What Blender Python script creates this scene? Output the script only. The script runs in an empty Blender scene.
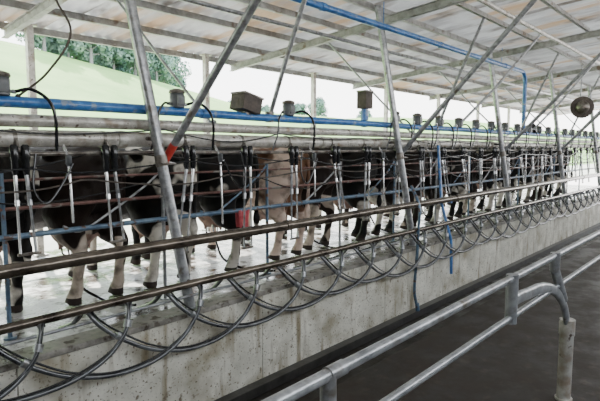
import bpy, bmesh, math, random
from mathutils import Vector, Matrix, noise
random.seed(7)
CAMZ = 2.52            # eye height above the pit floor; z values below are relative to eye level
scene = bpy.context.scene
COL = scene.collection

# ------------------------------------------------------------------ materials
def mat(name, c1, c2=None, rough=0.6, metal=0.0, scale=8.0, bump=0.15, detail=6, spots=None, spot_scale=30, spot_lo=.62, stretch=None, spec=None, lo=.35, hi=.65, soft=.05, rough2=None):
    m = bpy.data.materials.new(name); m.use_nodes = True
    nt = m.node_tree; N = nt.nodes; L = nt.links
    b = N['Principled BSDF']
    b.inputs['Roughness'].default_value = rough
    b.inputs['Metallic'].default_value = metal
    if spec is not None: b.inputs['Specular IOR Level'].default_value = spec
    tc = N.new('ShaderNodeNewGeometry')
    mp = N.new('ShaderNodeMapping'); L.new(tc.outputs['Position'], mp.inputs['Vector'])
    if stretch: mp.inputs['Scale'].default_value = stretch
    n = N.new('ShaderNodeTexNoise'); n.inputs['Scale'].default_value = scale; n.inputs['Detail'].default_value = detail
    n.inputs['Roughness'].default_value = .65
    L.new(mp.outputs['Vector'], n.inputs['Vector'])
    r = N.new('ShaderNodeValToRGB')
    r.color_ramp.elements[0].position = lo; r.color_ramp.elements[1].position = hi
    r.color_ramp.elements[0].color = (*c1, 1); r.color_ramp.elements[1].color = (*(c2 or c1), 1)
    L.new(n.outputs['Fac'], r.inputs['Fac'])
    out = r.outputs['Color']
    sl = spots if isinstance(spots, list) else ([(spots, spot_scale, spot_lo, soft)] if spots else [])
    for sp in sl:
        sc, ss, slo, sf = sp[:4]
        n2 = N.new('ShaderNodeTexNoise'); n2.inputs['Scale'].default_value = ss; n2.inputs['Detail'].default_value = 5
        if len(sp) > 4:
            mq = N.new('ShaderNodeMapping'); mq.inputs['Scale'].default_value = sp[4]; L.new(tc.outputs['Position'], mq.inputs['Vector']); L.new(mq.outputs['Vector'], n2.inputs['Vector'])
        else: L.new(mp.outputs['Vector'], n2.inputs['Vector'])
        r2 = N.new('ShaderNodeValToRGB'); r2.color_ramp.elements[0].position = slo; r2.color_ramp.elements[1].position = slo + sf
        r2.color_ramp.elements[0].color = (0, 0, 0, 1); r2.color_ramp.elements[1].color = (1, 1, 1, 1)
        L.new(n2.outputs['Fac'], r2.inputs['Fac'])
        mx = N.new('ShaderNodeMix'); mx.data_type = 'RGBA'
        L.new(r2.outputs['Color'], mx.inputs[0]); L.new(out, mx.inputs[6]); mx.inputs[7].default_value = (*sc, 1)
        out = mx.outputs[2]
    L.new(out, b.inputs['Base Color'])
    if rough2 is not None:
        mr = N.new('ShaderNodeMapRange'); mr.inputs[1].default_value = .4; mr.inputs[2].default_value = .6
        mr.inputs[3].default_value = rough; mr.inputs[4].default_value = rough2
        L.new(n.outputs['Fac'], mr.inputs[0]); L.new(mr.outputs[0], b.inputs['Roughness'])
    if bump:
        bp = N.new('ShaderNodeBump'); bp.inputs['Strength'].default_value = bump; bp.inputs['Distance'].default_value = .02
        L.new(n.outputs['Fac'], bp.inputs['Height']); L.new(bp.outputs['Normal'], b.inputs['Normal'])
    return m

M = {}
M['galv'] = mat('galvanised_steel', (.18,.185,.195), (.40,.405,.415), .30, .5, 14, .08, spots=(.14,.12,.10), spot_scale=12, spot_lo=.58, soft=.15)
M['galv_dirty'] = mat('dirty_galvanised_pipe', (.06,.05,.042), (.26,.235,.205), .36, .45, 9, .15, spots=(.06,.035,.025), spot_scale=14, spot_lo=.58, soft=.1)
M['galv_pale'] = mat('pale_weathered_steel', (.32,.30,.26), (.62,.60,.56), .38, .25, 10, .1, spots=[((.24,.17,.11), 8, .54, .2), ((.09,.06,.04), 20, .62, .08)])
M['rail_dark'] = mat('brown_stained_rail', (.034,.025,.019), (.20,.165,.13), .20, .6, 7, .2, stretch=(.5,1,1))
M['blue'] = mat('blue_painted_pipe', (.022,.095,.29), (.055,.20,.48), .3, 0, 10, .1, spots=(.20,.26,.34), spot_scale=12, spot_lo=.58, soft=.1)
M['bluegrey'] = mat('worn_blue_grey_steel', (.05,.09,.15), (.14,.21,.28), .4, .2, 9, .1, spots=(.10,.06,.045), spot_scale=12, spot_lo=.56)
M['rust'] = mat('rusty_red_steel', (.07,.03,.022), (.20,.095,.08), .5, .2, 10, .15, spots=(.22,.20,.18), spot_scale=6, spot_lo=.56)
M['stainless'] = mat('stainless_steel', (.50,.50,.50), (.72,.72,.72), .24, .7, 20, .03)
M['black'] = mat('black_rubber', (.006,.006,.007), (.015,.016,.018), .22, 0, 12, .05)
M['hose'] = mat('grey_rubber_hose', (.026,.027,.030), (.12,.123,.127), .14, 0, 5, .05, spec=1.0)
M['pulsator'] = mat('grey_pulsator_housing', (.04,.045,.05), (.10,.105,.11), .4, 0, 14, .1)
M['box_brown'] = mat('weathered_brown_box', (.030,.023,.019), (.085,.064,.05), .7, 0, 12, .3)
M['red'] = mat('red_enamel', (.5,.03,.03), (.6,.08,.05), .4, 0, 10, .02)
M['pinkcloth'] = mat('pinkish_red_cloth', (.42,.05,.07), (.60,.14,.15), .8, 0, 14, .1)
M['concrete'] = mat('splattered_pale_concrete', (.48,.455,.38), (.74,.71,.62), .6, 0, 2.2, .2, 10, spots=[((.31,.27,.19), 3.0, .50, .22), ((.25,.205,.13), 5, .56, .14, (1.6,1.6,.22)), ((.11,.08,.045), 46, .60, .08), ((.15,.115,.07), 14, .62, .10)])
M['ledge'] = mat('stained_concrete_ledge', (.07,.06,.05), (.34,.32,.28), .25, 0, 5, .3, 9, rough2=.7, spots=(.06,.045,.03), spot_scale=14, spot_lo=.54, soft=.1)
M['seam'] = mat('dark_joint', (.08,.07,.055), (.14,.12,.10), .8)
M['pit'] = mat('wet_dark_pit_floor', (.010,.008,.007), (.032,.026,.020), .3, 0, 3, .2, 8, rough2=.6, spec=.3)
M['skirt'] = mat('wet_dark_skirting', (.016,.015,.014), (.045,.042,.038), .35, 0, 6, .2)
M['walk'] = mat('dark_brown_wet_platform', (.009,.0068,.005), (.030,.022,.016), .42, 0, 3, .15, 9, rough2=.7, spec=.3, spots=(.040,.030,.022), spot_scale=11, spot_lo=.56, soft=.12)
M['platform'] = mat('wet_dirty_platform_floor', (.10,.085,.068), (.55,.54,.52), .05, 0, 3.2, .35, 9, rough2=.45, spots=[((.055,.043,.03), 7, .54, .10)], lo=.40, hi=.58)
M['yard'] = mat('dry_pale_yard', (.42,.42,.34), (.55,.54,.45), .85, 0, 1.2, .1)
M['grass'] = mat('green_pasture', (.15,.29,.07), (.27,.42,.13), .95, 0, .12, 0, 8)
M['bark'] = mat('tree_bark', (.16,.17,.17), (.22,.22,.22), .9)
M['leaf'] = mat('haze_tinted_leaves', (.09,.17,.15), (.20,.30,.24), .9, 0, .5, 0)  # distance haze is mixed into the bluish leaf colour
M['inner'] = mat('dark_light_blocker', (.10,.095,.085), (.2,.19,.17), .8, 0, 2, .2)  # only for the added walls that keep light out
M['eye'] = mat('dark_eye', (.01,.008,.006), (.015,.01,.008), .1)
M['steel_beam'] = mat('grey_roof_beam', (.19,.185,.175), (.38,.375,.36), .55, .1, 6, .08, spots=(.15,.11,.08), spot_scale=5, spot_lo=.58, soft=.1)

def roof_mat():
    m = mat('stained_roof_sheet', (.22,.215,.205), (.46,.455,.44), .7, 0, .8, .05, 9, stretch=(1.2,.35,1), spots=[((.34,.24,.15), 1.3, .54, .12), ((.11,.095,.08), 2.4, .57, .12)], lo=.36, hi=.62)
    nt = m.node_tree; N = nt.nodes; L = nt.links
    b = N['Principled BSDF']; out = N['Material Output']
    tr = N.new('ShaderNodeBsdfTranslucent'); ms = N.new('ShaderNodeMixShader'); ms.inputs[0].default_value = .14
    src = b.inputs['Base Color'].links[0].from_socket
    L.new(src, tr.inputs['Color']); L.new(b.outputs[0], ms.inputs[1]); L.new(tr.outputs[0], ms.inputs[2]); L.new(ms.outputs[0], out.inputs['Surface'])
    return m
M['roof'] = roof_mat()

def hide_mat(name, dark, light, thr, seed):
    m = bpy.data.materials.new(name); m.use_nodes = True
    nt = m.node_tree; N = nt.nodes; L = nt.links; b = N['Principled BSDF']; b.inputs['Roughness'].default_value = .6
    b.inputs['Specular IOR Level'].default_value = .2
    tc = N.new('ShaderNodeTexCoord'); oi = N.new('ShaderNodeObjectInfo')
    ofs = N.new('ShaderNodeMath'); ofs.operation = 'MULTIPLY'; ofs.inputs[1].default_value = 9.0; L.new(oi.outputs['Random'], ofs.inputs[0])
    mp = N.new('ShaderNodeVectorMath'); mp.operation = 'ADD'
    L.new(tc.outputs['Object'], mp.inputs[0]); L.new(ofs.outputs[0], mp.inputs[1])
    n = N.new('ShaderNodeTexNoise'); n.inputs['Scale'].default_value = 1.9; n.inputs['Detail'].default_value = 2
    L.new(mp.outputs['Vector'], n.inputs['Vector'])
    r = N.new('ShaderNodeValToRGB'); r.color_ramp.elements[0].position = thr; r.color_ramp.elements[1].position = thr+.02
    r.color_ramp.elements[0].color = (*dark, 1); r.color_ramp.elements[1].color = (*light, 1)
    sx = N.new('ShaderNodeSeparateXYZ'); L.new(tc.outputs['Object'], sx.inputs[0])
    mr = N.new('ShaderNodeMapRange'); mr.inputs[1].default_value = .80; mr.inputs[2].default_value = .35; mr.inputs[3].default_value = 0; mr.inputs[4].default_value = .15
    L.new(sx.outputs['Z'], mr.inputs[0])
    ad = N.new('ShaderNodeMath'); L.new(n.outputs['Fac'], ad.inputs[0]); L.new(mr.outputs[0], ad.inputs[1]); L.new(ad.outputs[0], r.inputs['Fac'])
    vd = N.new('ShaderNodeVectorMath'); vd.operation = 'DISTANCE'; L.new(tc.outputs['Object'], vd.inputs[0]); vd.inputs[1].default_value = (-.44, 0, .56)
    lt = N.new('ShaderNodeMath'); lt.operation = 'LESS_THAN'; lt.inputs[1].default_value = .22; L.new(vd.outputs['Value'], lt.inputs[0])
    mx = N.new('ShaderNodeMix'); mx.data_type = 'RGBA'; L.new(lt.outputs[0], mx.inputs[0]); L.new(r.outputs['Color'], mx.inputs[6]); mx.inputs[7].default_value = (.36,.23,.19,1)
    n4 = N.new('ShaderNodeTexNoise'); n4.inputs['Scale'].default_value = 7; n4.inputs['Detail'].default_value = 6; L.new(mp.outputs['Vector'], n4.inputs['Vector'])
    r4 = N.new('ShaderNodeValToRGB'); r4.color_ramp.elements[0].position = .48; r4.color_ramp.elements[1].position = .66; r4.color_ramp.elements[1].color = (.75, .75, .75, 1); r4.color_ramp.elements[0].color = (0, 0, 0, 1)
    L.new(n4.outputs['Fac'], r4.inputs['Fac'])
    m4 = N.new('ShaderNodeMix'); m4.data_type = 'RGBA'; L.new(r4.outputs['Color'], m4.inputs[0]); L.new(mx.outputs[2], m4.inputs[6]); m4.inputs[7].default_value = (.016,.011,.008,1)
    lh = N.new('ShaderNodeMath'); lh.operation = 'LESS_THAN'; lh.inputs[1].default_value = .07; L.new(sx.outputs['Z'], lh.inputs[0])
    m2 = N.new('ShaderNodeMix'); m2.data_type = 'RGBA'; L.new(lh.outputs[0], m2.inputs[0]); L.new(m4.outputs[2], m2.inputs[6]); m2.inputs[7].default_value = (.03,.022,.018,1)
    L.new(m2.outputs[2], b.inputs['Base Color'])
    n3 = N.new('ShaderNodeTexNoise'); n3.inputs['Scale'].default_value = 60; L.new(tc.outputs['Object'], n3.inputs['Vector'])
    bp = N.new('ShaderNodeBump'); bp.inputs['Strength'].default_value = .35; bp.inputs['Distance'].default_value = .012
    L.new(n3.outputs['Fac'], bp.inputs['Height']); L.new(bp.outputs['Normal'], b.inputs['Normal'])
    return m
HIDES = [
 (hide_mat('black_and_white_hide', (.005,.0045,.004), (.62,.57,.50), .57, 1), 'black and white dairy cow with pale lower legs'),
 (hide_mat('dark_brown_hide', (.013,.007,.005), (.48,.40,.33), .62, 2), 'dark brown dairy cow with small pale patches'),
 (hide_mat('tan_and_cream_hide', (.15,.075,.043), (.60,.46,.38), .46, 3), 'tan and cream dairy cow with pinkish legs'),
 (hide_mat('black_hide', (.004,.004,.004), (.46,.42,.37), .66, 4), 'mostly black dairy cow with greyish legs'),
]

# ------------------------------------------------------------------ mesh builder (coordinates relative to eye level)
class MB:
    def __init__(s): s.v = []; s.f = []
    def add(s, vs, fs):
        o = len(s.v); s.v += [Vector(v) for v in vs]; s.f += [tuple(i+o for i in f) for f in fs]; return s
    def tube(s, pts, r, seg=12, caps=True, side=None):
        pts = [Vector(p) for p in pts]; n = len(pts)
        rr = r if isinstance(r, (list, tuple)) else [r]*n
        vs = []; fs = []; prev = None
        for i, p in enumerate(pts):
            t = (pts[min(i+1, n-1)] - pts[max(i-1, 0)]).normalized()
            if side is not None: u = Vector(side)
            elif prev is not None: u = prev
            else: u = Vector((0,0,1)) if abs(t.z) < .9 else Vector((1,0,0))
            u = (u - t*u.dot(t)).normalized(); prev = u; w = t.cross(u)
            ra, rb = rr[i] if isinstance(rr[i], (list, tuple)) else (rr[i], rr[i])
            for k in range(seg):
                a = 2*math.pi*k/seg
                vs.append(p + u*ra*math.cos(a) + w*rb*math.sin(a))
        for i in range(n-1):
            for k in range(seg):
                k2 = (k+1) % seg
                fs.append((i*seg+k, i*seg+k2, (i+1)*seg+k2, (i+1)*seg+k))
        if caps:
            fs.append(tuple(range(seg-1, -1, -1))); fs.append(tuple((n-1)*seg+k for k in range(seg)))
        return s.add(vs, fs)
    def box(s, c, d, rot=None, bev=.0):
        bm = bmesh.new(); bmesh.ops.create_cube(bm, size=1)
        for v in bm.verts: v.co = Vector((v.co.x*d[0], v.co.y*d[1], v.co.z*d[2]))
        if bev: bmesh.ops.bevel(bm, geom=bm.edges[:], offset=bev, segments=2, affect='EDGES', profile=.7)
        if rot: bm.transform(rot.to_4x4())
        bm.verts.index_update()
        vs = [v.co + Vector(c) for v in bm.verts]; fs = [tuple(v.index for v in f.verts) for f in bm.faces]; bm.free()
        return s.add(vs, fs)
    def ball(s, c, r, u=14, v=9):
        c = Vector(c); vs = []; fs = []
        if not isinstance(r, (list, tuple)): r = (r, r, r)
        vs.append(c + Vector((0,0,r[2])))
        for j in range(1, v):
            th = math.pi*j/v
            for k in range(u):
                a = 2*math.pi*k/u
                vs.append(c + Vector((r[0]*math.sin(th)*math.cos(a), r[1]*math.sin(th)*math.sin(a), r[2]*math.cos(th))))
        vs.append(c - Vector((0,0,r[2]))); last = len(vs)-1
        for k in range(u): fs.append((0, 1+k, 1+(k+1) % u))
        for j in range(v-2):
            for k in range(u):
                a = 1+j*u+k; b = 1+j*u+(k+1) % u
                fs.append((a, a+u, b+u, b))
        for k in range(u): fs.append((last, 1+(v-2)*u+(k+1) % u, 1+(v-2)*u+k))
        return s.add(vs, fs)
    def lathe(s, c, prof, seg=14):
        vs = []; fs = []
        for (r, z) in prof:
            for k in range(seg):
                a = 2*math.pi*k/seg; vs.append(Vector(c)+Vector((r*math.cos(a), r*math.sin(a), z)))
        for i in range(len(prof)-1):
            for k in range(seg):
                k2 = (k+1) % seg; fs.append((i*seg+k, i*seg+k2, (i+1)*seg+k2, (i+1)*seg+k))
        fs.append(tuple(range(seg-1, -1, -1))); fs.append(tuple((len(prof)-1)*seg+k for k in range(seg)))
        return s.add(vs, fs)
    def obj(s, name, material, parent=None, smooth=True, origin=None):
        xs = [v.x for v in s.v]; ys = [v.y for v in s.v]; zs = [v.z for v in s.v]
        o = Vector(origin) if origin is not None else Vector(((min(xs)+max(xs))/2, (min(ys)+max(ys))/2, min(zs)))
        me = bpy.data.meshes.new(name)
        me.from_pydata([tuple(v-o) for v in s.v], [], s.f); me.update()
        bm = bmesh.new(); bm.from_mesh(me); bmesh.ops.recalc_face_normals(bm, faces=bm.faces[:]); bm.to_mesh(me); bm.free()
        if smooth:
            me.polygons.foreach_set('use_smooth', [True]*len(me.polygons))
            try: me.set_sharp_from_angle(angle=math.radians(40))
            except Exception: pass
        me.materials.append(M[material] if isinstance(material, str) else material)
        ob = bpy.data.objects.new(name, me); COL.objects.link(ob)
        if parent: ob.parent = parent; ob.location = o + Vector((0,0,CAMZ)) - parent.location
        else: ob.location = o + Vector((0,0,CAMZ))
        return ob

def thing(o, label, category, group=None, kind=None):
    o['label'] = label; o['category'] = category
    if group: o['group'] = group
    if kind: o['kind'] = kind
    return o
def empty(name, at):
    e = bpy.data.objects.new(name, None); e.empty_display_size = .1
    COL.objects.link(e); e.location = Vector(at) + Vector((0,0,CAMZ)); return e
def struct(o): o['kind'] = 'structure'; return o
def smooth_path(ctrl, n=8):
    P = [Vector(c) for c in ctrl]; P = [P[0]*2-P[1]] + P + [P[-1]*2-P[-2]]; out = []
    for i in range(1, len(P)-2):
        for k in range(n):
            t = k/n; a, b, c, d = P[i-1:i+3]
            out.append(.5*((2*b)+(c-a)*t+(2*a-5*b+4*c-d)*t*t+(3*b-a-3*c+d)*t**3))
    out.append(P[-2]); return out
def clone_tree(root, dx, dy=0, dz=0):
    n = root.copy(); COL.objects.link(n); n.location = root.location + Vector((dx, dy, dz))
    for c in list(root.children):
        k = c.copy(); k.parent = n; COL.objects.link(k)
    return n

X0, X1 = -1.5, 24.0
PLAT = -1.52; PITZ = -2.52
D = 3.8
PY = 4.25              # plane of the overhead pipes
# ------------------------------------------------------------------ setting
b = MB(); x = X0; seamx = 3.72-2.4*3
while x < X1:
    pass_end = min(X1, seamx+2.4*(math.floor((x-seamx)/2.4+1e-6)+1))
    b.box(((x+pass_end)/2, D+.1, (PLAT+PITZ)/2), (pass_end-x-.009, .2, PLAT-PITZ), bev=.003)
    x = pass_end
struct(b.obj('wall_pit', 'concrete', smooth=False))
struct(MB().box(((X0+X1)/2, D+.11, (PLAT+PITZ)/2), (X1-X0, .17, PLAT-PITZ-.01)).obj('trim_1', 'seam', smooth=False))
struct(MB().box(((X0+X1)/2, D-.06, PITZ+.05), (X1-X0, .12, .10), bev=.01).obj('baseboard_pit', 'skirt', smooth=False))
lb = MB(); lb.box(((X0+X1)/2, D+.10, PLAT+.02), (X1-X0, .24, .05), bev=.012)
struct(lb.obj('trim_2', 'ledge', smooth=False))
struct(MB().box(((X0+X1)/2, (D+.2+7.9)/2, PLAT-.1), (X1-X0, 7.9-D-.2, .2)).obj('floor', 'platform', smooth=False))
struct(MB().box(((X0+X1)/2, 2.8, PITZ-.1), (X1-X0, 2.3, .2)).obj('floor_pit', 'pit', smooth=False))
wk = MB().box(((X0+X1)/2, (-3+1.95)/2, (PLAT+PITZ)/2), (X1-X0, 4.95, PLAT-PITZ), bev=.01)
struct(wk.obj('floor_walkway', 'walk', smooth=False))

def roofz(d): return 1.70 + (7.7-d)*.10
vs = []; fs = []
nx = int((X1+6-(X0-2))/.03); ys = [8.1, 4.5, 1.0, -3.2]
for j, y in enumerate(ys):
    for i in range(nx):
        xx = X0-2+i*.03; vs.append((xx, y, roofz(y)+.10+.022*math.sin(2*math.pi*xx/.18)))
for j in range(len(ys)-1):
    for i in range(nx-1):
        fs.append((j*nx+i, j*nx+i+1, (j+1)*nx+i+1, (j+1)*nx+i))
struct(MB().add(vs, fs).obj('ceiling', 'roof'))
# unseen walls added to block light: behind the viewer (open above), near end
struct(MB().box(((X0+X1)/2, -3.05, (.9+PITZ)/2), (X1-X0, .1, .9-PITZ)).obj('light_block_wall_back', 'inner', smooth=False))
struct(MB().box((X0-.05, 1.0, (2.0+PITZ)/2), (.1, 8.0, 2.0-PITZ)).obj('light_block_wall_end', 'inner', smooth=False))
for y in [8.0, 7.1, 6.2, 5.3, 4.4, 3.5, 2.6, 1.7, .8, -.1, -1.0, -2.2]:
    b = MB(); z = roofz(y)+.03
    Lx = X1+4-X0; cx = (X1+4+X0)/2
    b.box((cx, y, z), (Lx, .012, .10)); b.box((cx, y+.03, z+.045), (Lx, .06, .008)); b.box((cx, y-.03, z-.05), (Lx, .06, .008))
    thing(b.obj('roof_purlin', 'steel_beam', smooth=False), 'long grey Z-section steel purlin under the roof sheets', 'roof beam', 'roof purlins')
FR = [2.86+4.15*i for i in range(-1, 6)]
for xx in FR:
    b = MB(); y0, y1 = 8.0, -2.9
    for (off, wd, th) in ((-.03, .08, .010), (-.085, .008, .10), (-.14, .08, .010)):
        vs = []
        for y in (y0, y1):
            for sx in (-1, 1):
                for sz in (-1, 1): vs.append((xx+sx*wd/2, y, roofz(y)+off+sz*th/2))
        b.add(vs, [(0,1,3,2), (4,6,7,5), (0,2,6,4), (1,5,7,3), (0,4,5,1), (2,3,7,6)])
    thing(b.obj('roof_rafter', 'steel_beam', smooth=False), 'grey I-section steel rafter spanning the shed roof', 'roof beam', 'roof rafters')

# ------------------------------------------------------------------ long pipes
def long_pipe(name, y, z, r, m, label, x0=X0, x1=X1, couple=3.0, cr=1.15, cat='pipe', off=0.6):
    b = MB(); n = 28
    b.tube([(x0+(x1-x0)*i/n, y, z+.004*math.sin(i*1.7)) for i in range(n+1)], r, 16)
    xx = x0+off
    while xx < x1:
        b.tube([(xx-.045, y, z), (xx-.04, y, z), (xx+.04, y, z), (xx+.045, y, z)], [r*1.02, r*cr, r*cr, r*1.02], 16); xx += couple
    return thing(b.obj(name, m), label, cat)
long_pipe('rump_rail', 3.75, -.82, .050, 'rail_dark', 'thick brown-stained steel rail running above the pit edge', couple=4.15, off=4.36+1.2)
long_pipe('guard_rail', 3.75, -1.21, .034, 'rail_dark', 'dark stained steel rail close above the concrete curb', couple=4.15, off=2.0)
long_pipe('water_pipe', 3.80, -1.335, .013, 'galv', 'thin grey water pipe under the guard rail', couple=1.42)
long_pipe('vacuum_pipe', PY-.02, .350, .044, 'blue', 'blue painted overhead vacuum pipe with pulsators on it', couple=2.84, off=2.0)
long_pipe('milk_pipe', PY+.03, .080, .068, 'galv_pale', 'large pale stained overhead milk pipe', couple=2.84, off=1.1)
long_pipe('wash_pipe', PY+.02, .215, .050, 'galv_pale', 'stained wash line pipe beneath the blue pipe', couple=2.0)
long_pipe('cable_conduit', PY-.04, -.04, .018, 'galv_dirty', 'thin dirty steel conduit under the milk pipe', couple=1.42)
long_pipe('stall_rail', 4.42, -.25, .011, 'rust', 'thin rusty stall rail behind the cows', couple=2.1)
long_pipe('stall_rail', 4.42, -.475, .016, 'rust', 'rusty reddish stall rail at cow rump height', couple=2.1, off=1.3)
long_pipe('stall_rail', 4.42, -.70, .024, 'bluegrey', 'worn blue-grey stall rail at cow thigh height', couple=2.1, off=.3)
long_pipe('breast_rail', 7.45, -.35, .03, 'galv', 'grey breast rail along the open side of the shed', couple=3.04)
long_pipe('breast_rail', 7.45, -.95, .03, 'galv', 'grey lower breast rail along the open side', couple=3.04)
long_pipe('roof_pipe', 5.1, .337*5.1, .03, 'galv', 'grey service pipe hung under the roof', couple=3.0)
long_pipe('roof_pipe', 2.6, 1.75, .03, 'galv_pale', 'pale longitudinal tube tying the roof braces', couple=3.0)
z = .4176*4.2; y_ = 4.2
pts = [(X0, y_, z), (4, y_, z), (8, y_, z), (12.2, y_, z)] + [(12.45+.25*math.sin(a*math.pi/12), y_, z-.25+.25*math.cos(a*math.pi/12)) for a in range(0, 7)] + [(12.7, y_, .9), (12.7, y_, .36)]
b = MB().tube(pts, .046, 14)
for xx in (2.0, 5.2, 8.4, 11.4): b.tube([(xx-.04, y_, z), (xx+.04, y_, z)], .054, 14)
b.tube([(12.7, y_, .5), (12.7, y_, .36)], .06, 14)
for xx in (2.0, 6.6, 11.2): b.tube([(xx, y_, z), (xx, y_, roofz(y_)+.05)], .006, 6)
thing(b.obj('blue_air_pipe', 'blue'), 'blue overhead air pipe bending down into the vacuum line', 'pipe')

# ------------------------------------------------------------------ V frames
for i, xx in enumerate(FR[:-1]):
    if i == 0: continue
    e = empty('support_frame', (xx, 3.88, PLAT+.045))
    def A(z):
        h = z-PLAT-.045
        return Vector((xx-.12*h, 3.87+.12*h, z))
    zt = 2.06
    b = MB().tube([A(PLAT+.045), A(-.5), A(.6), A(zt)], .050, 16)
    b.tube([A(PLAT+.05), A(PLAT+.062)], .075, 16)
    b.obj('post', 'galv', e)
    def B(z): return Vector((xx-.08+.06*z, 4.13-.93*(z+.15), z))
    b = MB().tube([B(-.15), B(.6), B(1.4), B(2.24)], .034, 16); b.obj('brace', 'galv', e)
    if i == 1: MB().tube([B(-.13), B(-.10), B(.02), B(.04)], [.035, .038, .038, .035], 16).obj('red_wrap', 'red', e)['label'] = 'red tape wrapped round the brace end'
    b = MB(); b.box(A(-.13)+Vector((.035,-.01,0)), (.14, .13, .012), Matrix.Rotation(.12, 3, 'X')); b.tube([A(-.16), A(-.06)], .056, 16); b.obj('clamp', 'galv_dirty', e)
    MB().tube([A(-1.21), (xx-.03, 3.75, -1.21)], .018, 10).obj('bracket', 'galv_dirty', e)
    MB().tube([A(-.82), (xx-.08, 3.77, -.82)], .02, 10).obj('bracket', 'galv_dirty', e)
    MB().tube([A(.085), A(.09)+Vector((0,.18,0))], .02, 8).obj('bracket', 'galv_dirty', e)
    thing(e, 'leaning grey steel tube post with a diagonal brace', 'support post', 'roof support frames')
for i in range(5):
    xx = 4.3+4.15*i
    e = empty('roof_brace', (xx, PY, .36))
    MB().tube([(xx, PY, .36), (xx, PY-.25, .95), (xx, PY-.78, 2.12)], .026, 12).obj('tube', 'galv', e)
    MB().tube([(xx, PY, .30), (xx, PY, .42)], .052, 12).obj('socket', 'galv_dirty', e)
    thing(e, 'slim grey diagonal tube from pipe line to roof', 'brace', 'slim roof braces')
for i in range(5):
    xx = 3.5+4.15*i
    b = MB().tube([(xx, PY+.05, .25), (xx-.1, 5.0, .95), (xx-.25, 5.9, 1.92)], .016, 10); b.tube([(xx, PY+.02, .2), (xx, PY+.06, .27)], .052, 10)
    thing(b.obj('tie_rod', 'galv'), 'thin grey tie rod rising to the roof', 'brace', 'thin tie rods')
for i in range(3):   # crossing struts towards the far end
    xx = 9.2+4.15*i
    b = MB().tube([(xx, PY, .38), (xx+.5, PY-.5, 1.1), (xx+1.05, PY-1.1, 2.08)], .024, 10); b.tube([(xx-.01, PY, .34), (xx, PY, .42)], .05, 12)
    thing(b.obj('cross_strut', 'galv'), 'grey slanted strut crossing up to the roof', 'brace', 'crossing roof struts')
for i in range(-1, 7):
    xx = 3.04+3.04*i
    b = MB().box((xx, 7.62, (PLAT+1.68)/2), (.09, .09, 1.68-PLAT), bev=.008); b.box((xx, 7.62, PLAT+.01), (.18, .18, .02)); b.box((xx, 7.62, 1.68), (.16, .16, .02))
    b.box((xx, 7.53, -.35), (.04, .12, .04)); b.box((xx, 7.53, -.95), (.04, .12, .04))
    thing(b.obj('eave_post', 'galv_pale', smooth=False), 'pale square steel post at the open shed side', 'post', 'eave posts')

# ------------------------------------------------------------------ milking units
UX = [1.53+.78*i-.78*2 for i in range(28)]
HY = PY-.10
def make_hanger(x, lean, zb, var):
    e = empty('cluster_hanger', (x, HY, zb))
    b = MB(); b.box((x, HY+.03, -.01), (.08, .06, .035), bev=.008); b.tube([(x-.014, PY+.03, .080), (x-.006, PY+.03, .080), (x+.006, PY+.03, .080), (x+.014, PY+.03, .080)], .073, 16); b.tube([(x, HY+.04, .06), (x, HY+.02, -.01)], .010, 8); b.obj('clamp', 'galv_dirty', e)
    for s in (-1, 1):
        cx = x+s*.040
        MB().lathe((cx, HY, -.04), [(.018, .07), (.030, .055), (.034, -.03), (.026, -.06), (.029, -.12), (.016, -.16)], 12).obj('rubber_socket', 'black', e)
    for s in (-1, 1):
        b = MB(); top = Vector((x+s*.040, HY, -.19)); bot = Vector((x+s*.055-lean, HY-.12, zb))
        b.tube([top, top.lerp(bot, .35), top.lerp(bot, .36), bot], [.015, .015, .010, .010], 10)
        b.tube([top.lerp(bot, .33), top.lerp(bot, .40)], .019, 10)
        b.obj('rod', 'stainless' if (var+s) % 3 else 'galv', e)
    b = MB(); b.box((x-lean, HY-.12, zb), (.15, .022, .022), bev=.005); b.obj('foot_bracket', 'galv_dirty', e)
    return thing(e, 'black rubber sockets with two long bright rods below', 'milking cluster hanger', 'cluster hangers')
protos = [make_hanger(0, .20, -.98, 1), make_hanger(0, .02, -.78, 2), make_hanger(0, .12, -1.05, 4)]
used = {}
for i, ux in enumerate(UX):
    k = (i*2+i//3) % 3; ux += random.uniform(-.05, .05)
    if k not in used: used[k] = ux; protos[k].location.x += ux
    else: clone_tree(protos[k], ux-used[k])
# looped rubber tubes with a silver dropper between some hangers
def make_dropper(x, zb, sw):
    e = empty('milk_dropper', (x, HY, zb))
    MB().tube([(x, PY+.02, .06), (x, HY+.06, -.02), (x, HY+.01, -.10), (x+.01, HY, zb)], [.012, .012, .012, .010], 10).obj('tube', 'stainless', e)
    MB().lathe((x, HY+.01, -.10), [(.014, .05), (.024, .04), (.026, -.02), (.016, -.04)], 12).obj('tap', 'pulsator', e)
    path = smooth_path([(x+.02, HY-.02, -.12), (x+.10*sw, HY-.05, -.30), (x+.22*sw, HY-.06, -.42), (x+.30*sw, HY-.04, -.30), (x+.26*sw, HY-.01, -.04)], 6)
    MB().tube(path, .009, 8).obj('rubber_tube', 'black', e)
    return thing(e, 'thin silver milk dropper with a looped black tube', 'milk dropper', 'milk droppers')
dp = [make_dropper(0, -.78, 1), make_dropper(0, -.60, -1)]
du = {}
for i in range(14):
    ux = 1.12+1.56*i-.78 + random.uniform(-.1, .1); k = i % 2
    if k not in du: du[k] = ux; dp[k].location.x += ux
    else: clone_tree(dp[k], ux-du[k])

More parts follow.
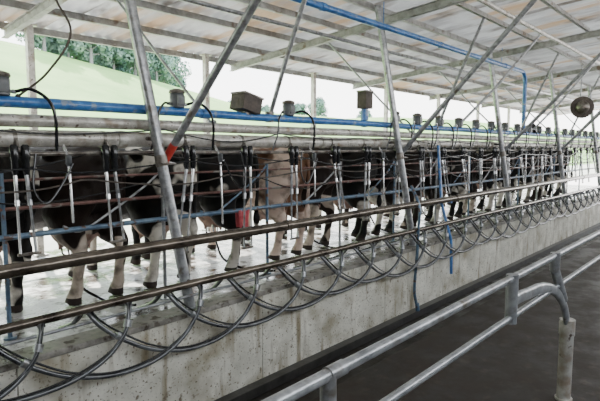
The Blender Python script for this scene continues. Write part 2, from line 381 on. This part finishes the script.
def make_hose(x, s):
    e = empty('milking_hose', (x, 3.66, -1.75))
    path = smooth_path([(x+.12, 3.80, -1.215), (x+.13, 3.735, -1.235), (x+.12, 3.695, -1.30), (x+.05, 3.66, -1.46), (x-.12, 3.65, -1.62+s*.5), (x-.40, 3.645, -1.72+s), (x-.76, 3.65, -1.725+s), (x-1.10, 3.66, -1.64+s*.5), (x-1.36, 3.68, -1.50), (x-1.52, 3.71, -1.36), (x-1.58, 3.76, -1.265), (x-1.60, 3.83, -1.24), (x-1.62, 3.95, -1.36), (x-1.64, 4.15, -1.45)], 7)
    MB().tube(path, .0185, 10).obj('milk_hose', 'hose', e)
    path2 = [p + Vector((.010, -.012, .033+.008*math.sin(i*.25))) if 10 < i < 80 else p+Vector((.026, -.006, .006)) for i, p in enumerate(path)]
    MB().tube(path2, .0085, 8).obj('pulse_hose', 'black', e)
    MB().tube([path[17]+Vector((.004,-.006,.01)), path[19]+Vector((.004,-.006,.01))], .032, 10).obj('hose_clip', 'galv', e)
    MB().tube([path[56]+Vector((.004,-.006,.01)), path[58]+Vector((.004,-.006,.01))], .032, 10).obj('hose_clip', 'galv', e)
    return thing(e, 'dark rubber milking hose looping over the concrete curb', 'hose', 'milking hoses')
hp = [make_hose(0, 0), make_hose(0, -.025), make_hose(0, .03)]
hu = [None]*3
for i in range(29):
    ux = .62+.70*i + random.uniform(-.02, .02)
    k = (i*5+i//2) % 3
    if hu[k] is None: hu[k] = ux; hp[k].location.x += ux
    else: clone_tree(hp[k], ux-hu[k])

def make_claw(x):
    y = 0; zb = -1.04
    e = empty('milking_claw', (x, y, zb-.16))
    b = MB().lathe((x, y, zb-.14), [(.02, .0), (.05, .01), (.062, .04), (.055, .075), (.03, .09)], 16); b.obj('bowl', 'stainless', e)
    for sx in (-1, 1):
        for sy in (-1, 1):
            p0 = Vector((x+sx*.035, y+sy*.03, zb-.07)); p1 = Vector((x+sx*.09, y+sy*.08, zb-.02)); p2 = Vector((x+sx*.10, y+sy*.07, zb+.05)); p3 = Vector((x+sx*.085, y+sy*.06, zb+.19))
            MB().tube([p0, p1, p2, p2.lerp(p3, .02), p3], [.009, .009, .010, .021, .023], 10).obj('teat_cup', 'stainless' if sx*sy > 0 else 'black', e)
    path = smooth_path([(x, y, zb-.14), (x-.02, y-.15, zb-.33), (x+.05, y-.35, -1.46), (x+.08, y-.65, -1.48), (x+.10, y-.95, -1.43)], 8)
    MB().tube(path, .014, 8).obj('hose', 'black', e)
    return thing(e, 'stainless milking claw with four teat cups', 'milking claw', 'milking claws')

def make_pulsator(x):
    y = PY-.02; z0 = .385
    e = empty('pulsator', (x, y, z0))
    b = MB(); b.lathe((x, y, z0), [(.055, 0), (.070, .01), (.070, .13), (.060, .145)], 18); b.box((x, y-.062, z0+.07), (.08, .03, .09), bev=.006); b.obj('housing', 'pulsator', e)
    b = MB(); b.lathe((x, y, z0+.14), [(.074, 0), (.078, .012), (.070, .03), (.025, .045)], 18); b.obj('cap', 'galv_dirty', e)
    MB().tube([(x-.05, y, z0+.04), (x-.08, y, z0+.04), (x-.085, y, z0+.04), (x-.11, y, z0+.04)], [.012, .012, .016, .016], 8).obj('nipple', 'galv', e)
    MB().tube([(x+.05, y, z0+.04), (x+.08, y, z0+.04), (x+.085, y, z0+.04), (x+.11, y, z0+.04)], [.012, .012, .016, .016], 8).obj('nipple', 'galv', e)
    MB().tube(smooth_path([(x+.10, y, z0+.04), (x+.20, y-.06, z0+.06), (x+.31, y-.10, z0-.02), (x+.35, y-.11, z0-.16), (x+.36, y-.08, z0-.40)], 6), .013, 8).obj('air_hose', 'black', e)
    MB().tube(smooth_path([(x-.10, y, z0+.04), (x-.20, y-.08, z0+.03), (x-.28, y-.11, z0-.06), (x-.30, y-.11, z0-.22), (x-.355, y-.08, z0-.40)], 6), .010, 8).obj('air_hose', 'black', e)
    return thing(e, 'grey round pulsator with black air hoses on blue pipe', 'pulsator', 'pulsators')
PXs = [3.02, -.1, 1.46, 4.60, 7.0] + [7.70+.78*i for i in range(0, 18)]
p0 = make_pulsator(PXs[0])
for px in PXs[1:]: clone_tree(p0, px-PXs[0])

def jbox(x, y, z, w, h, dd, rot, label, blue=False):
    e = empty('junction_box', (x, y, z))
    R = Matrix.Rotation(rot, 3, 'Y')
    b = MB().box((x, y, z+h/2), (w, dd, h), R, .012); b.obj('body', 'box_brown', e)
    b = MB().box(Vector((x, y, z+h/2))+R @ Vector((0, 0, h/2+.005)), (w*1.06, dd*1.08, .022), R, .006); b.obj('lid', 'galv_dirty', e)
    b = MB().tube([(x, y, z-.03), (x, y, z+.03)], .045, 12); b.obj('mount', 'blue' if blue else 'galv_dirty', e)
    if blue: MB().tube([(x, y, z-.02), (x, y, z-.16)], .055, 14).obj('neck', 'blue', e)
    return thing(e, label, 'junction box')
jbox(3.92, PY-.02, .395, .27, .17, .22, .22, 'tilted dark brown box sitting on the blue pipe')
jbox(6.22, PY, .56, .17, .24, .16, 0, 'small rusty brown box on a blue pipe neck', True)
e = empty('shed_lamp', (14.7, 3.5, .95))
MB().tube([(14.7, 3.5, 1.0), (14.62, 3.46, 1.02), (14.5, 3.4, 1.02), (14.46, 3.38, 1.02)], [.12, .24, .27, .27], 20).obj('shade', 'box_brown', e)
MB().ball((14.44, 3.37, 1.02), .16).obj('lens', 'galv_dirty', e)
MB().tube([(14.7, 3.5, 1.02), (14.75, 3.5, 1.4), (14.75, 3.5, roofz(3.5)+.05)], .015, 8).obj('stem', 'galv', e)
thing(e, 'round rusty brown shed lamp hanging from a thin stem', 'lamp')
e = empty('regulator', (13.5, PY, .38))
MB().lathe((13.5, PY, .38), [(.10, 0), (.11, .05), (.09, .18), (.04, .24)], 16).obj('housing', 'black', e)
MB().lathe((13.5, PY, .61), [(.03, 0), (.03, .06)], 10).obj('knob', 'galv', e)
thing(e, 'dark rounded regulator standing on the blue pipe', 'regulator')

# pinkish red cloth folded over the blue-grey rail
b = MB(); vs = []; fs = []; nu, nv = 9, 12
for j in range(nv):
    t = j/(nv-1)
    for i in range(nu):
        u = i/(nu-1)-.5
        if t < .5: yy = 4.42+.028+.01*math.sin(u*14); zz = -.90+.22*t/.5*1.0
        else: yy = 4.42-.028-.014*math.sin(u*16+1); zz = -.68-.24*(t-.5)/.5*(1+.25*math.sin(u*7))
        vs.append((4.02+u*.15*(1+.2*math.sin(t*5)), yy, zz))
for j in range(nv-1):
    for i in range(nu-1): a = j*nu+i; fs.append((a, a+1, a+nu+1, a+nu))
o = b.add(vs, fs).obj('cloth', 'pinkcloth'); thing(o, 'small pinkish red cloth hung over the stall rail', 'cloth')

b = MB().tube(smooth_path([(6.90, 3.86, -.55), (6.86, 3.70, -.86), (6.84, 3.70, -1.2), (6.86, 3.72, -1.55), (6.84, 3.74, -2.1), (6.86, 3.70, -2.36)], 6), .022, 10)
b.tube([(6.86, 3.70, -2.30), (6.86, 3.69, -2.42)], .032, 10)
thing(b.obj('water_hose', 'bluegrey'), 'pale blue wash hose hanging down the concrete wall', 'hose')
b = MB().tube([(8.05, 4.02, .05), (7.98, 3.9, -.9), (7.95, 3.70, -1.5), (7.95, 3.68, -2.05)], .024, 10); b.tube([(7.98, 3.86, -.86), (7.98, 3.72, -.86)], .03, 8)
thing(b.obj('drain_pipe', 'blue'), 'blue drop pipe from the overhead line down the curb', 'pipe')
b = MB().tube(smooth_path([(1.80, 4.1, 2.12), (1.80, 4.08, 1.25), (1.93, 4.06, .9), (1.76, 4.1, .58), (1.58, 4.22, .39)], 8), .009, 8); b.ball((1.58, 4.22, .39), .02)
thing(b.obj('drop_cable', 'box_brown'), 'thin brown cable dropping from roof to pipes', 'cable')
for q, (yy, zz, amp, ph, m) in enumerate([(PY-.13, -.12, .07, 0, 'black'), (PY+.11, -.02, .12, .8, 'black'), (4.36, -.34, .14, .4, 'black'), (PY-.08, .16, .05, .3, 'black'), (PY-.14, -.24, .08, 1.1, 'box_brown')]):
    pts = []
    for i in range(200):
        xx = X0+.12*i
        if xx > 22: break
        t = ((xx+ph) % 1.56)/1.56
        pts.append((xx, yy, zz-amp*4*t*(1-t)*(1+.4*math.sin(xx*1.3+q))+.02*math.sin(xx*3)))
    b = MB().tube(pts, .007, 6)
    thing(b.obj('draped_cable', m), 'thin dark cable draped in swags along the stalls', 'cable')
for i in range(13):
    xx = 1.0+1.46*i
    b = MB().tube(smooth_path([(xx+.5, 4.42, -.20), (xx+.3, 4.42, -.36), (xx-.1, 4.42, -.60), (xx-.35, 4.42, -.72), (xx-.5, 4.42, -.66)], 5), .011, 8)
    b.tube([(xx+.5, 4.42, PLAT), (xx+.5, 4.42, -.18)], .018, 10); b.tube([(xx+.5, 4.42, PLAT), (xx+.5, 4.42, PLAT+.015)], .05, 12)
    thing(b.obj('stall_divider', 'galv' if i % 2 else 'bluegrey'), 'bent steel stall divider with an upright tube', 'stall divider', 'stall dividers')

# ------------------------------------------------------------------ near guard rail with arch brackets
FY = .80
def rail(name, z, r, lab):
    b = MB().tube([(.2+i*1.2, FY, z) for i in range(9)], r, 16)
    for xx in (1.05, 4.6): b.tube([(xx-.035, FY, z), (xx+.035, FY, z)], r*1.2, 16)
    return thing(b.obj(name, 'galv'), lab, 'rail')
rail('walkway_rail', -.582, .0175, 'long worn grey steel handrail above the dark walkway')
rail('walkway_rail', -.765, .0145, 'lower worn grey steel rail above the dark walkway')
def bracket(x):
    e = empty('rail_bracket', (x, FY, PLAT))
    b = MB().tube([(x+.98, FY, PLAT), (x+.98, FY, -1.12), (x+.98, FY, -1.11), (x+.98, FY, -1.02)], [.040, .040, .045, .045], 16); b.tube([(x+.98, FY, PLAT), (x+.98, FY, PLAT+.012)], .05, 16); b.obj('post', 'galv_pale', e)
    pts = [(x+.0, FY+.0, -.690), (x+.12, FY, -.692), (x+.24, FY, -.702)] + [(x+.24+.74*math.sin(a*math.pi/20), FY, -1.12+.418*math.cos(a*math.pi/20)) for a in range(1, 11)]
    MB().tube(pts, [(.030, .018)]*len(pts), 12).obj('arch', 'galv', e)
    MB().tube([(x, FY, -.565), (x, FY, -.79)], .027, 14).obj('sleeve', 'galv', e)
    MB().tube([(x+.66, FY, -.565), (x+.66, FY, -.66), (x+.86, FY, -.87)], .026, 14).obj('sleeve', 'galv', e)
    return thing(e, 'worn steel bracket with curved arch and round post', 'rail bracket', 'walkway rail brackets')
pb = bracket(2.36)
clone_tree(pb, 3.2)
e = empty('rail_stub', (1.02, FY, -.9)); MB().tube([(1.02, FY, -.58), (1.02, FY, -1.0), (1.02, FY, PLAT)], .022, 14).obj('tube', 'galv', e); MB().tube([(1.02, FY, PLAT), (1.02, FY, PLAT+.012)], .05, 14).obj('base_plate', 'galv', e)
thing(e, 'short grey upright carrying the walkway handrail', 'post')

# ------------------------------------------------------------------ cows
CS = 1.12
def cow_mesh(name, head_dz, st, yaw):
    b = MB()
    Y = (0, 1, 0)
    rings = [(-.90,1.11,.12,.13), (-.84,1.11,.25,.24), (-.68,1.09,.32,.30), (-.45,1.06,.345,.33), (-.2,1.02,.375,.37), (.05,.985,.41,.40), (.28,1.0,.375,.38), (.5,1.03,.28,.34), (.68,1.06,.19,.26), (.82,1.08,.12,.16)]
    b.tube([(x, 0, z) for x, z, w, h in rings], [(w, h) for x, z, w, h in rings], 24, side=Y)
    b.tube([(-.8, 0, 1.33), (-.45, 0, 1.37), (0, 0, 1.355), (.35, 0, 1.37), (.55, 0, 1.35)], [(.05,.05), (.07,.035), (.07,.03), (.06,.04), (.05,.05)], 12, side=Y)
    for s in (-1, 1):
        b.ball((-.47, s*.26, 1.30), (.09, .07, .055)); b.ball((-.82, s*.15, 1.25), (.07, .05, .06))
    hz = head_dz
    b.tube([(.50, 0, 1.10), (.72, yaw*.1, 1.16+hz*.15), (.95, yaw*.35, 1.25+hz*.55), (1.16, yaw*.7, 1.33+hz*.95)], [(.17,.29), (.125,.22), (.095,.155), (.085,.12)], 18, side=Y)
    hx = 1.16; hy = yaw*.7
    b.tube([(hx-.02, hy, 1.37+hz), (hx+.10, hy+yaw*.1, 1.36+hz), (hx+.24, hy+yaw*.25, 1.27+hz), (hx+.40, hy+yaw*.4, 1.14+hz), (hx+.50, hy+yaw*.5, 1.06+hz), (hx+.535, hy+yaw*.52, 1.03+hz)],
           [(.075,.08), (.115,.125), (.095,.11), (.065,.078), (.068,.066), (.045,.04)], 16, side=Y)
    for s in (-1, 1):
        b.ball((hx-.01, hy+s*.17, 1.39+hz), (.045, .105, .03))
        b.ball((hx+.17, hy+s*.085, 1.36+hz), (.035, .025, .03))
    k = 0
    for s in (-1, 1):
        o = st[k]; k += 1
        b.tube([(-.62, s*.15, 1.12), (-.62, s*.19, .95), (-.56+o*.3, s*.21, .75), (-.64+o*.6, s*.20, .60), (-.75+o, s*.19, .49), (-.745+o, s*.185, .42), (-.71+o, s*.185, .24), (-.70+o, s*.19, .14), (-.67+o, s*.195, .07), (-.655+o, s*.195, 0.0)],
               [(.15,.23), (.15,.23), (.135,.21), (.095,.14), (.056,.078), (.048,.062), (.043,.048), (.054,.056), (.057,.066), (.064,.082)], 14, side=Y)
        o = st[k]; k += 1
        b.tube([(.50, s*.15, 1.05), (.50, s*.17, .85), (.48+o*.4, s*.165, .68), (.50+o*.8, s*.155, .48), (.505+o, s*.155, .41), (.50+o, s*.155, .36), (.50+o, s*.155, .2), (.50+o, s*.155, .13), (.52+o, s*.155, .06), (.53+o, s*.155, 0.0)],
               [(.10,.18), (.095,.15), (.070,.10), (.054,.062), (.056,.062), (.046,.050), (.040,.042), (.050,.050), (.053,.060), (.060,.076)], 14, side=Y)
    b.ball((-.44, 0, .66), (.24, .19, .21))
    for sx in (-1, 1):
        for s in (-1, 1): b.tube([(-.44+sx*.09, s*.07, .56), (-.44+sx*.10, s*.075, .43)], [.022, .017], 8)
    b.ball((.55, 0, .80), (.16, .1, .14))
    b.tube([(-.84, 0, 1.30), (-.93, .0, 1.26), (-.96, .01, 1.10), (-.96, .02, .85), (-.95, .03, .68), (-.95, .03, .58), (-.95, .03, .46)], [.045, .035, .026, .024, .026, .045, .02], 10)
    me = bpy.data.meshes.new('tmp'); me.from_pydata([tuple(v) for v in b.v], [], b.f)
    bm = bmesh.new(); bm.from_mesh(me); bmesh.ops.recalc_face_normals(bm, faces=bm.faces[:]); bm.to_mesh(me); bm.free()
    ob = bpy.data.objects.new('tmp', me); COL.objects.link(ob)
    r = ob.modifiers.new('r', 'REMESH'); r.mode = 'VOXEL'; r.voxel_size = .017; r.use_smooth_shade = True
    sm = ob.modifiers.new('s', 'SMOOTH'); sm.iterations = 5; sm.factor = .5
    dg = bpy.context.evaluated_depsgraph_get(); dg.update()
    out = bpy.data.meshes.new_from_object(ob.evaluated_get(dg)); out.name = name
    bpy.data.objects.remove(ob)
    zs = min(v.co.z for v in out.vertices)
    for v in out.vertices: v.co.z -= zs
    out.polygons.foreach_set('use_smooth', [True]*len(out.polygons))
    return out
variants = [cow_mesh('cow_body', 0, (0, 0, .12, -.05), .15), cow_mesh('cow_body', -.25, (.10, .06, -.05, 0), -.2), cow_mesh('cow_body', .08, (-.06, -.04, .08, .10), .0)]
cowx = [.45+.90*i for i in range(21)]
pal = [3, 0, 1, 0, 3, 2, 1, 3, 0, 1, 3, 0, 1, 3, 0, 0, 3, 1, 3, 0, 3, 1]
cache = {}
cowpos = []
for i, cx in enumerate(cowx):
    vi = i % 3; hi = pal[i]
    key = (vi, hi)
    if key not in cache:
        me = variants[vi].copy(); me.materials.clear(); me.materials.append(HIDES[hi][0]); cache[key] = me
    ang = math.radians(112 + random.uniform(-4, 4)); cx += random.uniform(-.05, .05); cy = 5.58+random.uniform(-.02, .10)
    cowpos.append((cx-.44*CS*math.cos(ang), cy-.44*CS*math.sin(ang)))
    o = bpy.data.objects.new('cow', cache[key]); COL.objects.link(o)
    o.location = (cx, cy, PLAT+CAMZ); o.rotation_euler = (0, 0, ang); o.scale = (CS, CS, CS)
    thing(o, HIDES[hi][1], 'cow', 'cows in the milking stalls')
    hzz = [0, -.25, .08][vi]; yw = [.15, -.2, 0][vi]
    for s in (-1, 1):
        key2 = ('eye', vi, s)
        if key2 not in cache:
            m_ = MB().ball((0, 0, 0), .018, 10, 7).obj('eye', 'eye', origin=(0, 0, 0)); cache[key2] = m_.data; bpy.data.objects.remove(m_)
        eo = bpy.data.objects.new('eye', cache[key2]); COL.objects.link(eo); eo.parent = o
        eo.location = (1.16+.18, yw*.7+yw*.15+s*.105, 1.355+hzz)
cp = make_claw(0); first = True
for i, (cx, cy) in enumerate(cowpos):
    if i % 2: continue
    if first: cp.location.x += cx; cp.location.y += cy; bx, by = cx, cy; first = False
    else: clone_tree(cp, cx-bx, cy-by)

# ------------------------------------------------------------------ outside
struct(MB().box((30, 10.4, PLAT-.15), (90, 5.0, .2)).obj('floor_yard', 'yard', smooth=False))
def hill(x, y):
    t = max(0, min(1, (y-16)/60)); t = t*t*(3-2*t)
    lf = max(0, min(1, (58-x)/36))
    return PLAT-.15+(9.5+4.5*lf)*t+1.2*t*math.sin(x*.045+1)+.9*noise.noise(Vector((x*.04, y*.04, 0)))*min(1, (y-12)/10)
vs = []; fs = []; gx, gy = 90, 44
for j in range(gy):
    for i in range(gx):
        x_ = -60+i*5; yy = 12.5+j*3.2; vs.append((x_, yy, hill(x_, yy)))
for j in range(gy-1):
    for i in range(gx-1): a = j*gx+i; fs.append((a, a+1, a+gx+1, a+gx))
g = MB().add(vs, fs).obj('hillside', 'grass'); thing(g, 'green grassy hillside beyond the shed', 'hill')
def tree_meshes(seed, h):
    rnd = random.Random(seed)
    t = MB(); t.tube([(0, 0, -.3), (.05, 0, h*.25), (0, .1, h*.5), (.1, .1, h*.75)], [.22, .17, .12, .04], 10)
    cl = []
    for k in range(26):
        a = rnd.uniform(0, 6.28); rr = rnd.uniform(.1, h*.42); zz = rnd.uniform(.14, .92)*h
        rr *= 1.15-abs(zz/h-.45)*1.2
        c = Vector((rr*math.cos(a), rr*math.sin(a), zz)); cl.append((c, rnd.uniform(.12, .21)*h))
        t.tube([(0, 0, min(zz*.7, h*.6)), c*.5+Vector((0, 0, zz*.4)), c], [.07, .05, .02], 6)
    f = MB(); vs = []; fs = []
    for c, r in cl:
        for q in range(170):
            d = Vector((rnd.gauss(0, 1), rnd.gauss(0, 1), rnd.gauss(0, 1))).normalized()
            p = c + d*r*rnd.uniform(.65, 1.05); u = Vector((rnd.gauss(0, 1), rnd.gauss(0, 1), rnd.gauss(0, 1))).normalized()
            w = u.cross(d).normalized(); u = d.cross(w).lerp(d, .3).normalized(); s = .22
            o = len(vs); vs += [p-u*s-w*s*.6, p+u*s*.2-w*s*.7, p+u*s, p-u*s*.2+w*s*.7]; fs.append((o, o+1, o+2, o+3))
    f.add(vs, fs)
    return t, f
T = []
for s, h in ((1, 6.0), (2, 7), (3, 5)):
    t, f = tree_meshes(s, h)
    e = empty('tree', (0, 0, 0)); to = t.obj('trunk', 'bark', e, origin=(0, 0, 0)); fo = f.obj('foliage', 'leaf', e, smooth=False, origin=(0, 0, 0))
    to.location = (0, 0, 0); fo.location = (0, 0, 0)
    thing(e, 'leafy haze-tinted green tree standing on the hillside', 'tree', 'hillside trees'); T.append(e)
spots = []
rnd = random.Random(5)
for i in range(18):
    y_t = 62+8*(i % 3)+rnd.uniform(-1, 1)
    ph = math.radians(67.0-i*.70)
    spots.append((y_t/math.tan(ph), y_t))
for i in range(9):
    y_t = 112+rnd.uniform(-4, 8); ph = math.radians(53-i*3.6+rnd.uniform(-1, 1)); spots.append((y_t/math.tan(ph), y_t))
for i, (x_, yy) in enumerate(spots):
    src = T[i % 3]
    if i < 3: n = src
    else:
        n = src.copy(); COL.objects.link(n)
        for c in src.children:
            k = c.copy(); k.parent = n; COL.objects.link(k)
    n.location = (x_, yy, hill(x_, yy)+CAMZ); n.rotation_euler = (0, 0, rnd.uniform(0, 6.28)); sc = rnd.uniform(.8, 1.1); n.scale = (sc, sc, sc)

# ------------------------------------------------------------------ light & camera
w = bpy.data.worlds.new('World'); scene.world = w; w.use_nodes = True
nt = w.node_tree; bg = nt.nodes['Background']
tc = nt.nodes.new('ShaderNodeTexCoord'); sx = nt.nodes.new('ShaderNodeSeparateXYZ'); rp = nt.nodes.new('ShaderNodeValToRGB')
nt.links.new(tc.outputs['Generated'], sx.inputs[0]); nt.links.new(sx.outputs['Z'], rp.inputs['Fac'])
rp.color_ramp.elements[0].color = (1, .985, .96, 1); rp.color_ramp.elements[1].color = (.70, .84, 1, 1); rp.color_ramp.elements[1].position = .8
nt.links.new(rp.outputs['Color'], bg.inputs['Color']); bg.inputs['Strength'].default_value = 7.2
sun = bpy.data.lights.new('sun', 'SUN'); sun.energy = 18; sun.angle = .02; sun.color = (1, .96, .88)
so = bpy.data.objects.new('sun', sun); COL.objects.link(so)
d = Vector((-.25, -.80, -.76)); so.rotation_euler = d.to_track_quat('-Z', 'Y').to_euler(); so.location = (5, 20, 15)

cam = bpy.data.cameras.new('camera'); co = bpy.data.objects.new('camera', cam); COL.objects.link(co)
cam.sensor_width = 36; cam.lens = 520/600*36
co.location = (0, 0, CAMZ)
co.rotation_euler = (math.radians(90-5.71), 0, math.radians(41.35-90))
cam.clip_end = 500
scene.camera = co
